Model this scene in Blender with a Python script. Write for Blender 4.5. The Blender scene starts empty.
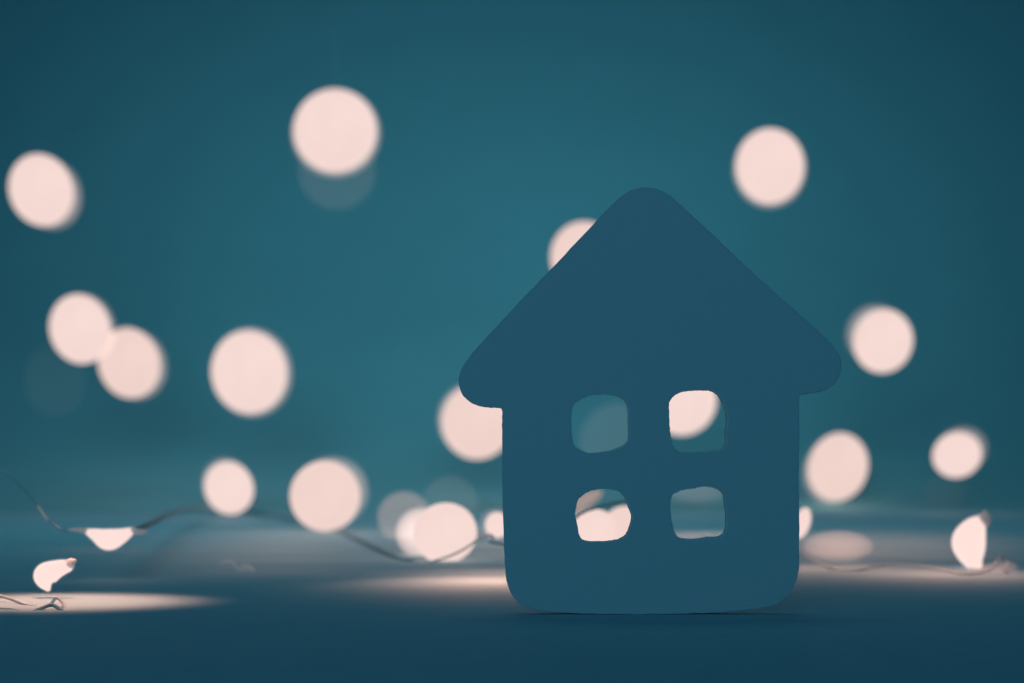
import bpy, bmesh, math, random
from mathutils import Vector
random.seed(7)
S = bpy.context.scene
COL = S.collection
R = math.radians

# ------------------------------------------------------------------ camera
F = 85/36*1024            # focal length in pixels
HOR = 440.0               # row of the horizon
D0 = 0.484                # distance to the house (focus)
CAMH = (614.5-HOR)*D0/F     # camera height over the table
cam = bpy.data.objects.new('camera', bpy.data.cameras.new('camera')); COL.objects.link(cam)
cam.location = (0, 0, CAMH); cam.rotation_euler = (R(90), 0, 0)
cd = cam.data; cd.lens = 85; cd.sensor_width = 36; cd.clip_start = .01; cd.clip_end = 50
cd.shift_y = (HOR-341.5)/1024
cd.dof.use_dof = True; cd.dof.focus_distance = D0; cd.dof.aperture_fstop = 22
S.camera = cam

# ------------------------------------------------------------------ world, lamps, exposure
W = bpy.data.worlds.new('World'); S.world = W; W.use_nodes = True
bg = W.node_tree.nodes['Background']
bg.inputs[0].default_value = (.030, .30, .56, 1); bg.inputs[1].default_value = .10

def area(name, loc, target, size, power, col):
    l = bpy.data.lights.new(name, 'AREA'); l.shape = 'SQUARE'; l.size = size; l.energy = power; l.color = col
    o = bpy.data.objects.new(name, l); COL.objects.link(o); o.location = loc
    o.rotation_euler = (Vector(target)-Vector(loc)).to_track_quat('-Z', 'Y').to_euler(); return o
def spot(name, loc, target, angle, blend, power, col, soft, parent=None):
    l = bpy.data.lights.new(name, 'SPOT'); l.spot_size = R(angle); l.spot_blend = blend
    l.energy = power; l.color = col; l.shadow_soft_size = soft
    o = bpy.data.objects.new(name, l); COL.objects.link(o); o.location = loc
    o.rotation_euler = (Vector(target)-Vector(loc)).to_track_quat('-Z', 'Y').to_euler(); return o
TEAL = (.10, .62, .86)
area('front_window_light', (-.2, -.40, .16), (.03, .48, .05), .4, 1.5, (.17, .67, .95))  # unseen fill added behind the camera to light the house front
spot('backdrop_spot', (-.05, .62, .27), (.01, 1.62, .045), 42, 1.0, 15.8, (.27, .76, .90), .28).scale = (1.18, .66, 1)  # unseen spot added to brighten the middle of the backdrop
spot('table_spot', (-.04, .94, .70), (-.04, .94, 0), 76, 1.0, 5.6, (.22, .78, .90), .32)  # unseen spot added to brighten the far table

S.view_settings.view_transform = 'Standard'; S.view_settings.look = 'None'
S.view_settings.exposure = 0; S.view_settings.gamma = 1
S.cycles.use_denoising = True; S.cycles.use_adaptive_sampling = False
S.cycles.max_bounces = 8; S.cycles.transparent_max_bounces = 24
S.cycles.sample_clamp_indirect = 2

def at(px, py, d):
    return Vector(((px-512)*d/F, d, CAMH-(py-HOR)*d/F))
def px2m(p, d): return p*d/F
def table_d(py): return F*CAMH/(py-HOR)

# ------------------------------------------------------------------ materials
def mat(name, base, rough=.7, metal=0, bump=0, scale=300, var=0, spec=.3, emit=None, es=0):
    m = bpy.data.materials.new(name); m.use_nodes = True; nt = m.node_tree
    b = nt.nodes['Principled BSDF']
    b.inputs['Base Color'].default_value = (*base, 1); b.inputs['Roughness'].default_value = rough
    b.inputs['Metallic'].default_value = metal; b.inputs['Specular IOR Level'].default_value = spec
    tc = nt.nodes.new('ShaderNodeTexCoord')
    n = nt.nodes.new('ShaderNodeTexNoise'); n.inputs['Scale'].default_value = scale; n.inputs['Detail'].default_value = 6
    nt.links.new(tc.outputs['Object'], n.inputs['Vector'])
    if var:
        r = nt.nodes.new('ShaderNodeMapRange'); r.inputs[3].default_value = 1-var; r.inputs[4].default_value = 1+var
        nt.links.new(n.outputs['Fac'], r.inputs[0])
        mx = nt.nodes.new('ShaderNodeVectorMath'); mx.operation = 'SCALE'; mx.inputs[0].default_value = base
        nt.links.new(r.outputs[0], mx.inputs['Scale']); nt.links.new(mx.outputs[0], b.inputs['Base Color'])
    if bump:
        bp = nt.nodes.new('ShaderNodeBump'); bp.inputs['Strength'].default_value = bump; bp.inputs['Distance'].default_value = .001
        nt.links.new(n.outputs['Fac'], bp.inputs['Height']); nt.links.new(bp.outputs[0], b.inputs['Normal'])
    if emit:
        b.inputs['Emission Color'].default_value = (*emit, 1)
        r = nt.nodes.new('ShaderNodeMapRange'); r.inputs[3].default_value = es*.92; r.inputs[4].default_value = es*1.07
        nt.links.new(n.outputs['Fac'], r.inputs[0]); nt.links.new(r.outputs[0], b.inputs['Emission Strength'])
    return m
PINK = (.945, .715, .66)
M = dict(
    house=mat('chalky_painted_plaster', (.49, .53, .57), .85, bump=.12, scale=900, var=.015, spec=.15),
    cut_edge=mat('pale_raw_cut_edge', (.85, .83, .80), .85, bump=.3, scale=900, var=.03, spec=.15),  # window edges painted paler, as if bulb light fell on them
    table=mat('matt_table_sheet', (.46, .63, .70), .75, bump=.3, scale=120, var=.08, spec=.25),
    wall=mat('matt_backdrop_paper', (.27, .59, .64), .9, bump=.2, scale=30, var=.04, spec=.1),
    wire=mat('silvery_light_wire', (.82, .76, .72), .3, metal=0, bump=.3, scale=900),
    cord=mat('dark_cable_sleeve', (.24, .38, .42), .5, scale=500, var=.1),
    thread=mat('pale_thread', (.7, .7, .7), .9),
    tip=mat('clear_resin', (.75, .62, .58), .3, spec=.5, scale=500, emit=PINK, es=.13),  # faint glow for bulb tips, also paints wire glints and bead rims
    bulb=mat('lit_frosted_globe', (.05, .05, .05), .6, spec=.1, scale=60, emit=PINK, es=.97),
    bulb_soft=mat('lit_frosted_globe_softer', (.05, .05, .05), .6, spec=.1, scale=60, emit=(.92, .68, .62), es=.95),
    bulb_low=mat('faintly_lit_globe', (.05, .05, .05), .6, spec=.1, scale=60, emit=(.40, .30, .27), es=.9),
)
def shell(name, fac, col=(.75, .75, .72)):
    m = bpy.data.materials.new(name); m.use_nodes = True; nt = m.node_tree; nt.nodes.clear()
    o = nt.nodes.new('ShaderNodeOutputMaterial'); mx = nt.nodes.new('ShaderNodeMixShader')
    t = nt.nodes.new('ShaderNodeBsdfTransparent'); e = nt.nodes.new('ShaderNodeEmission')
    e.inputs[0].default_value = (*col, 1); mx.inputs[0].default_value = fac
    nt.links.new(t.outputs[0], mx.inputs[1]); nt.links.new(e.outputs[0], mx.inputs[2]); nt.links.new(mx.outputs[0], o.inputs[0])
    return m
def gas(name, col, s):
    m = bpy.data.materials.new(name); m.use_nodes = True; nt = m.node_tree; nt.nodes.clear()
    o = nt.nodes.new('ShaderNodeOutputMaterial'); e = nt.nodes.new('ShaderNodeEmission')
    e.inputs[0].default_value = (*col, 1); e.inputs[1].default_value = s
    nt.links.new(e.outputs[0], o.inputs['Volume']); return m
M['ghost'] = shell('thin_unlit_glass', .024)  # emissive shell painting ghost discs and bulb reflections
M['ghost_faint'] = shell('thinner_unlit_glass', .006)  # weaker emissive shell for the faintest ghost discs
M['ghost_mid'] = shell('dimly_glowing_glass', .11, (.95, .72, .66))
M['ghost_pink'] = None
M['cap_bright'] = gas('bright_resin_skin', (.95, .70, .62), 160)  # volume glow laid round the drawn-out bulbs to soften their outline
M['ghost_pink'] = gas('rosy_glowing_resin', (.95, .52, .40), 32)  # volume glow painting rosy haze low over the table
M['lobe'] = gas('soft_glowing_resin', (.97, .66, .57), 70)  # volume glow painting the soft ghost beside the bright globe
M['veil'] = gas('veiled_glass_glow', (.95, .74, .68), 5)  # weak volume glow painting a soft haze
M['cap'] = gas('glowing_resin_cap', (.95, .70, .62), 24)  # volume glow painting soft halos and crescents round the globes

# ------------------------------------------------------------------ object helpers
def link(name, bm, m, parent=None, smooth=True):
    me = bpy.data.meshes.new(name); bm.to_mesh(me); bm.free()
    me.materials.append(m)
    for p in me.polygons: p.use_smooth = smooth
    o = bpy.data.objects.new(name, me); COL.objects.link(o)
    if parent: o.parent = parent
    return o
def tag(o, label=None, cat=None, group=None, kind=None):
    if label: o['label'] = label
    if cat: o['category'] = cat
    if group: o['group'] = group
    if kind: o['kind'] = kind
    return o
def empty(name, loc):
    o = bpy.data.objects.new(name, None); COL.objects.link(o); o.location = loc; o.empty_display_size = .005; return o
def ellipsoid(c, rx, ry, rz, tilt=0, seg=40):
    bm = bmesh.new(); bmesh.ops.create_uvsphere(bm, u_segments=seg, v_segments=seg//2, radius=1)
    ct, st = math.cos(tilt), math.sin(tilt)
    for v in bm.verts:
        x, y, z = v.co.x*rx, v.co.y*ry, v.co.z*rz
        v.co = Vector((x*ct+z*st, y, -x*st+z*ct))+Vector(c)
    return bm
def crom(pts, n=10):
    out = []; P = [pts[0]]+list(pts)+[pts[-1]]
    for i in range(1, len(P)-2):
        a, b, c, d = P[i-1], P[i], P[i+1], P[i+2]
        for k in range(n):
            t = k/n
            out.append(tuple(.5*((2*b[j])+(-a[j]+c[j])*t+(2*a[j]-5*b[j]+4*c[j]-d[j])*t*t+(-a[j]+3*b[j]-3*c[j]+d[j])*t**3) for j in range(len(a))))
    out.append(tuple(pts[-1])); return out
def tube(bm, pts, rads, seg=12, round_ends=False):
    """pts: Vectors, rads: metres; parallel-transport tube"""
    pts = [Vector(p) for p in pts]; rads = list(rads)
    if round_ends:
        d0 = (pts[0]-pts[1]).normalized(); d1 = (pts[-1]-pts[-2]).normalized(); r0, r1 = rads[0], rads[-1]
        h = [(math.sin(a), math.cos(a)) for a in (R(20), R(40), R(60), R(78))]
        pts = [pts[0]+d0*r0*s for s, c in reversed(h)]+pts+[pts[-1]+d1*r1*s for s, c in h]
        rads = [r0*c for s, c in reversed(h)]+rads+[r1*c for s, c in h]
    n = len(pts); up = Vector((0, 1, .01)); rings = []
    for i in range(n):
        t = (pts[min(i+1, n-1)]-pts[max(i-1, 0)]).normalized()
        up = (up-t*up.dot(t)).normalized(); w = t.cross(up)
        rings.append([bm.verts.new(pts[i]+(up*math.cos(a)+w*math.sin(a))*rads[i]) for a in (2*math.pi*k/seg for k in range(seg))])
    for a, b in zip(rings, rings[1:]):
        for k in range(seg): bm.faces.new((a[k], a[(k+1) % seg], b[(k+1) % seg], b[k]))
    bm.faces.new(rings[0][::-1]); bm.faces.new(rings[-1])
    bmesh.ops.recalc_face_normals(bm, faces=bm.faces)
    return bm

# ------------------------------------------------------------------ setting
def sheet(name, fn, nu, nv, m):
    bm = bmesh.new(); g = [[bm.verts.new(fn(i/nu, j/nv)) for j in range(nv+1)] for i in range(nu+1)]
    for i in range(nu):
        for j in range(nv): bm.faces.new((g[i][j], g[i+1][j], g[i+1][j+1], g[i][j+1]))
    bmesh.ops.recalc_face_normals(bm, faces=bm.faces)
    return tag(link(name, bm, m), kind='structure')
WALL_D = 1.62
sheet('tabletop', lambda u, v: (-1.2+2.4*u, -.2+v*1.368, 0), 4, 4, M['table'])
def cove(u, v):                                   # paper backdrop curving up from the table
    x = -1.6+3.2*u
    if v < .6:
        a = v/.6*math.pi/2; return (x, WALL_D-.45+.45*math.sin(a), .45-.45*math.cos(a))
    return (x, WALL_D, .45+(v-.6)*3)
sheet('backdrop', cove, 24, 50, M['wall'])

# ------------------------------------------------------------------ toy house
TH = .0045
OUT = [(645,187.5),(660,190),(674,199),(690,214),(712,234),(740,261),(770,288.5),(800,315),(822,335),(833,346),(839.5,356),(841,367),(838,378),
       (831,386),(821,391),(809,393),(801,394.5),(799,398),(799,425),(798.5,470),(799,520),(799,560),(797.5,575),(792,589),(782,600),(769,606),
       (745,609.5),(710,612.5),(660,613.5),(600,613.5),(562,612),(538,609.5),(522,604),(512,594),(507,581),(505,560),(503.5,520),(502.5,470),(502.5,425),(502.5,411),
       (500,407.5),(490,407),(478,405),(468,400),(461.5,392),(459,382),(461,371),(468,359),(480,345),(500,323),(530,291),(560,260),(590,228),(608,209),(620,197.5),(632,190)]
WIN = [[(581,399),(590,395),(604,393.5),(617,395.5),(625.5,400),(628.5,410),(629,425),(628.5,440),(622,446.5),(608,451),(590,453),(580,449.5),(573.5,444),(571.5,430),(571.5,412),(575,403)],
       [(672,397),(680,392),(692,390),(706,389.5),(716,392),(722,399),(726.5,411),(728,422),(726,432),(727,442),(722,449),(710,451.5),(690,452),(678,451),(672,442),(669.5,428),(669,412),(669,403)],
       [(578,499),(585,493),(594,489.5),(606,488.5),(618,491),(625,497),(629,507),(632.5,518),(629,530),(623,538),(610,541.5),(590,542),(580.5,538),(577.5,527),(575,515),(576,506)],
       [(674,493),(683,489.5),(694,488),(704,486),(716,488),(723.5,493),(725.5,502),(727,516),(726.5,529),(721,536.5),(708,537.5),(695,539.5),(681,538.5),(675,533),(671.5,520),(670,508),(671,498)]]
house = empty('toy_house', (at(650, 613.5, D0).x, D0, 0))
tag(house, 'thick flat toy house silhouette with gabled roof and four cut-out windows standing on the table', 'toy house')
def build_house():
    cu = bpy.data.curves.new('house_outline', 'CURVE'); cu.dimensions = '2D'; cu.fill_mode = 'BOTH'
    z0 = at(0, 613.5, D0).z; x0 = house.location.x
    for ring, jit in [(OUT, .16)]+[(w, .16) for w in WIN]:
        p = crom([(a[0], a[1]) for a in ring]+[ring[0]], 6)[:-1]
        sp = cu.splines.new('POLY'); sp.points.add(len(p)-1)
        for i, (a, b) in enumerate(p):
            q = at(a+random.gauss(0, jit), b+random.gauss(0, jit), D0)
            sp.points[i].co = (q.x-x0, q.z-z0, 0, 1)
        sp.use_cyclic_u = True
    bev = .00018
    cu.extrude = TH/2-bev; cu.bevel_depth = bev; cu.bevel_resolution = 3; cu.offset = -bev*.6
    o = bpy.data.objects.new('tmp', cu); COL.objects.link(o)
    me = bpy.data.meshes.new_from_object(o.evaluated_get(bpy.context.evaluated_depsgraph_get()))
    bm = bmesh.new(); bm.from_mesh(me); bpy.data.objects.remove(o); bpy.data.meshes.remove(me)
    for v in bm.verts: v.co = Vector((v.co.x, -v.co.z+TH/2, v.co.y))    # front face on the focus plane
    lx = at(503.5, 0, D0).x-x0; rx = at(798.5, 0, D0).x-x0; rz = at(0, 386, D0).z-z0
    zmin = min(v.co.z for v in bm.verts)
    for v in bm.verts: v.co.z -= zmin
    rz -= zmin
    for co, no in (((lx,0,0),(1,0,0)), ((rx,0,0),(1,0,0)), ((0,0,rz),(0,0,1))):
        bmesh.ops.bisect_plane(bm, geom=bm.verts[:]+bm.edges[:]+bm.faces[:], plane_co=co, plane_no=no)
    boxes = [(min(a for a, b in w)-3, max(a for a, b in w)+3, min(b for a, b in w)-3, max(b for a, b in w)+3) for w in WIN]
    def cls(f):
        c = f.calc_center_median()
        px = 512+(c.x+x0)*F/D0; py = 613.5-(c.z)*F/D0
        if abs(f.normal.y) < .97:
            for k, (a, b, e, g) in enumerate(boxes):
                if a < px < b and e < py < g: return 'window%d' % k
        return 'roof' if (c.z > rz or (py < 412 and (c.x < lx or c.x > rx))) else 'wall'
    tags = {f.index: cls(f) for f in bm.faces}
    bm.normal_update(); bm.faces.index_update()
    tags = {f.index: cls(f) for f in bm.faces}
    for part in ('roof', 'wall', 'window0', 'window1', 'window2', 'window3'):
        b2 = bm.copy(); b2.faces.ensure_lookup_table()
        bmesh.ops.delete(b2, geom=[f for f in b2.faces if tags[f.index] != part], context='FACES')
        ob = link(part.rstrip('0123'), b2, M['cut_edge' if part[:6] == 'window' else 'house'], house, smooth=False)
    bm.free()
build_house()

# ------------------------------------------------------------------ fairy lights
GR = 'glowing fairy lights'
def light(px, py, d, rx, rz, label, tilt=0, m='bulb', cap=None, cord=False, group=GR, name='fairy_light', shrink=0):
    c = at(px, py, d); k = d/F
    e = 9.6*(1-D0/d)*.6                      # the lens blur widens the disc
    rx -= e; rz -= e
    if cap: cap = (cap[0], cap[1], cap[2]-e, cap[3]-e)
    root = empty(name, c); tag(root, label, 'fairy light', group)  # the ghost discs and rosy glows bear this name too
    link('globe', ellipsoid((0,0,0), rx*k, (rx+rz)/2*k*.8, rz*k, R(tilt)), M[m], root)  # for ghost discs and rosy glows this body is painted light, no globe
    if cap:
        dx, dz, cx, cz = cap
        link('resin_cap', ellipsoid((dx*k, .006, -dz*k), cx*k, (cx+cz)/2*k*.7, cz*k, R(tilt)), M['cap'], root)  # glow volume offset from the globe as a painted crescent
    if cord:
        bm = bmesh.new(); tube(bm, [(0,0,rz*k*.9), (.0006,0,.12), (-.0004,0,.42)], [.00002]*3, 6)
        link('hanging_wire', bm, M['thread'], root)
    return root
HANG = 1.2
light(41,190,HANG,35,40,'lit globe hanging at the far left of the photo, highest on that side',-18, cap=(7,3,35,40), cord=True)
light(335,130.5,HANG+.01,45,45,'largest lit globe, hanging highest of all left of the roof peak', cap=(0,1,49,48), cord=True)
light(770,166,HANG,37.5,41,'lit globe hanging highest on the right, above the right roof slope', cap=(1,1,41,44), cord=True)
light(80,329,HANG-.03,33.5,38.5,'lit globe overlapping another one in front, upper left of that pair',-14, cap=(3,-1,34,39), cord=True)
light(129,363,HANG+.03,34,39,'lit globe half tucked behind another, lower right of that overlapping pair',-14, m='bulb_soft', cap=(5,2,35,39), cord=True)
light(249,372,HANG,41,45,'big lit globe hanging alone midway between the left edge and the house',-8, cap=(1,0,45,49), cord=True)
light(584,257,HANG,37,39,'lit globe peeping out behind the left slope of the roof', m='bulb_soft', cord=True)
light(477,422,HANG,39,41,'lit globe half hidden below the left eave of the house', m='bulb_soft', cap=(-3,-3,41,41), cord=True)
light(682,400,HANG,38,39,'lit globe seen through the upper right window of the house', 14, cord=True)
light(883,341,HANG,33,35.5,'lit globe hanging just right of the right eave', 12, cap=(-6,-7,33,34), cord=True)
light(838,467,HANG,33,38,'lit globe hanging beside the lower right wall of the house', 16, m='bulb_soft', cap=(-4,4,33,38), cord=True)
light(957,455,HANG-.05,28,26,'smaller lit globe hanging near the right edge above the tangled wire', -20, cap=(7,-5,30,27), cord=True)
light(229,488,1.06,27.5,30,'lit globe on the table left of the big dim globe, above the dark cable', -22, cap=(-5,-5,28,29))
light(325,496,.90,38,38,'dimmer large globe resting on the table above the dark cable', -10, m='bulb_soft', cap=(6,-4,40,39))
light(445,533,.70,34,32,'bright globe lying on the table left of the house wall', -12, cap=(1,1,33,31))
light(421,533,.735,28,28,'soft glowing globe overlapped by the brighter one on the table left of the house', 0, m='lobe')
light(404,517,.86,29,28,'faint veiled globe behind the bright one lying left of the house', 0, m='ghost_mid')
light(497,525,.74,14,15,'small lit globe showing at the left edge of the house wall', 0, cap=(-2,0,20,19))
light(593,528,.70,26,21,'lit globe low behind the house, left one inside the lower left window', 0, cap=(-2,-2,27,22))
light(625,526,.76,24,22,'lit globe low behind the house, right one inside the lower left window', 0, m='bulb_soft', cap=(3,-2,24,22))
light(585,500,.98,22,10,'dim globe at the top of the lower left window', -28, m='bulb_low', cap=(-4,0,20,10))
light(990,571,.64,30,10,'low rosy glow of a dim globe lying in the wire loop at the far right', -10, m='ghost_pink')
light(697,490,1.1,40,17,'faint veiled globe at the top of the lower right window', 0, m='veil', cord=True)
light(802,523,.74,10,18,'small lit globe showing at the right edge of the house wall', 18, cap=(2,2,13,20))
light(838,546,.70,38,18,'low pinkish dim globe lying just right of the house', 0, m='ghost_pink')
GG = 'unlit see-through globes'  # emissive shells painting reflections and ghosts of the lit globes
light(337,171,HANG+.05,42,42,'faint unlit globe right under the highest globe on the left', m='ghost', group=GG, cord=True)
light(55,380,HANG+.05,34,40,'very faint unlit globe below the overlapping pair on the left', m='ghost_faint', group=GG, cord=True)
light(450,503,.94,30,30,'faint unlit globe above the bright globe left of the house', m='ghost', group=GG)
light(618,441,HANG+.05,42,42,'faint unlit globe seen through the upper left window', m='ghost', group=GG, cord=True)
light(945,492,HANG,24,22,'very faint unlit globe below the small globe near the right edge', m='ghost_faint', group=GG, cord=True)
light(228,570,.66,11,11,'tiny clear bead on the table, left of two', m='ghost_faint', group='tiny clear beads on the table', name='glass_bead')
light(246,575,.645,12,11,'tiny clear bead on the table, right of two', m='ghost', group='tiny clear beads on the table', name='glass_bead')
for o in S.objects:
    if o.name.startswith('glass_bead'):
        o['category'] = 'bead'
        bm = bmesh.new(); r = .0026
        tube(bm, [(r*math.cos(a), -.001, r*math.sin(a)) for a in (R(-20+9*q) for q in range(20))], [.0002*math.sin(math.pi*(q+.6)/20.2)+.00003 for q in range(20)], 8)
        link('rim', bm, M['tip'], o)  # glowing arc paints the bright glint on the bead's edge

def blob(keys, d, label, tips=()):
    """keys (px,py,rad px): a bulb drawn out along its wire"""
    c = at(keys[len(keys)//2][0], keys[len(keys)//2][1], d); k = d/F
    root = empty('fairy_light', c); tag(root, label, 'fairy light', GR)
    P = crom(keys, 6); bm = bmesh.new()
    tube(bm, [at(a, b, d)-c for a, b, r in P], [max(r, .5)*k for a, b, r in P], 24, True)
    o = link('globe', bm, M['bulb'], root)
    md = o.modifiers.new('remesh', 'REMESH'); md.mode = 'VOXEL'; md.voxel_size = .0003; md.use_smooth_shade = True
    ms = o.modifiers.new('smooth', 'SMOOTH'); ms.factor = .5; ms.iterations = 12
    me = bpy.data.meshes.new_from_object(o.evaluated_get(bpy.context.evaluated_depsgraph_get()))
    o.modifiers.clear(); o.data = me; me.name = 'globe'
    bm = bmesh.new(); bm.from_mesh(me); bm.normal_update()
    for v in bm.verts: v.co += v.normal*1.5*k
    link('resin_skin', bm, M['cap_bright'], root)
    for tp in tips:
        bm = bmesh.new(); Q = crom(tp, 5)
        tube(bm, [at(a, b, d)-c for a, b, r in Q], [r*k for a, b, r in Q], 14, True)
        link('resin_tip', bm, M['tip'], root)
    return root
DL = .60
blob([(86,531,2.6),(95,534.5,6),(108,539.5,10.5),(121,536,7.5),(132,530.5,3.4)], DL, 'bowl-shaped lit bulb strung on the thin wire at the left',
     tips=[[(38,506,.9),(47,519,1.3),(55,526,2),(62,530,1.2)], [(70,530,1.6),(80,530,2.6),(86,531,3)], [(132,530.5,3.2),(140,532,3),(146,531,1.6)]])  # first tip paints pinkish glints along the thin wire
blob([(48,589,3),(45,582,8.5),(46,575,12),(57,569,9),(67,566,6.5)], .535, 'boot-shaped lit bulb just above the bright pool at the left edge',
     tips=[[(68,565,6),(72,562,4.5),(74,561,2.5)]])
blob([(982,520,5.5),(975,528,12),(969,541,16.5),(971,554,13.5),(974,564,8)], .66, 'tall narrow lit bulb standing in the tangled wire at the far right',
     tips=[[(983,521,7.5),(985,516,5.5),(985,513,3)]])

# unseen warm spots added above the table to make the bulbs' light pools
WARM = (1, .50, .35)
def pool(px, py, rad, power, blend=.55, h=.10, soft=.02):
    d = table_d(py); c = at(px, py, d)
    spot('fairy_light_glow', (c.x, d+.02, h), (c.x, d, 0), 2*math.degrees(math.atan(rad/h)), blend, power, WARM, soft)
def glow(px, py, h, rad, power): pool(px, py, rad, power, 1, h)
pool(58,601.5,.034,.66,.85,soft=.008)
glow(95,550,.02,.03,.004)
def glow_row(px0, px1, d0, d1, n, rad, power):
    """a run of small lights lying one behind the other on the table"""
    for i in range(n):
        t = i/(n-1); d = d0+(d1-d0)*t; w = math.sin(math.pi*(t*.8+.15))
        pool(px0+(px1-px0)*t, HOR+F*CAMH/d, rad*(.8+.5*t), power*w*(d/.75)**1.0, 1, .05+.02*t, .03)
glow_row(268,300,.64,1.0,7,.050,.060)
glow_row(495,470,.66,1.0,6,.046,.056)
glow(492,582,.03,.028,.15)
glow(500,574,.03,.03,.05)
glow(836,569,.03,.030,.05)
glow_row(845,880,.68,.95,5,.042,.060)
glow_row(915,950,.66,.90,5,.036,.052)
glow(962,575,.03,.028,.08)
glow(640,545,.05,.10,.08)
glow(705,572,.035,.05,.03)
glow(702,536,.045,.07,.07)

# ------------------------------------------------------------------ wires
def wire(name, keys, rad, m, label, cat='wire', seg=10, group=None):
    """keys (px,py,dist)"""
    P = crom(keys, 8); bm = bmesh.new()
    pts = [at(*p) for p in P]
    tube(bm, pts, [rad]*len(pts), seg)
    c = pts[0].copy()
    for v in bm.verts: v.co -= c
    o = link(name, bm, M[m]); o.location = c
    return tag(o, label, cat, group)
wire('light_wire', [(-30,455,.63),(0,470,.62),(18,482,.615),(36,503,.605),(48,520,.60),(62,530,.60),(85,531,.60)], .00035, 'wire', 'thin silvery wire dropping from the left edge to the bowl-shaped bulb')
wire('light_cable', [(134,531,.60),(150,524,.66),(175,512,.80),(205,507,1.05),(245,511,1.14),(290,518,1.02),(335,529,.925),(375,548,.77),(405,561,.70),(425,558,.71),(440,548,.73)], .0008, 'cord', 'dark slack cable curving along the table under the globes left of the house', 'cable')
wire('light_wire', [(-20,592,.53),(8,598,.52),(30,606,.51),(48,606,.508),(56,598,.508),(63,603,.505),(66,614,.495)], .00035, 'wire', 'thin wire with a small loop lying in the bright pool at the left edge')
wire('light_wire', [(-20,609,.50),(10,610,.499),(28,613,.495),(40,609,.497),(52,605,.50),(62,611,.496)], .0004, 'cord', 'short dark wire at the near edge of the bright pool on the left')
wire('light_wire', [(428,563,.66),(450,556,.655),(466,548,.65),(480,538,.65),(490,535,.655),(494,538,.66)], .0003, 'wire', 'thin wire crossing the lower edge of the bright globe left of the house')
wire('light_wire', [(790,545,.68),(815,561,.665),(845,571,.645),(890,565,.65),(935,568,.64),(965,574,.62),(990,570,.63),(1000,558,.645),(1008,560,.65),(1005,572,.63)], .00035, 'wire', 'thin tangled wire lying on the table right of the house')
wire('light_wire', [(490,542,.66),(530,546,.65),(566,526,.65),(580,514,.65),(596,508,.66),(630,502,.67),(652,515,.67),(662,550,.67),(690,560,.67),(760,556,.68),(792,546,.68)], .0004, 'cord', 'thin dark wire behind the house, crossing the lower left window')
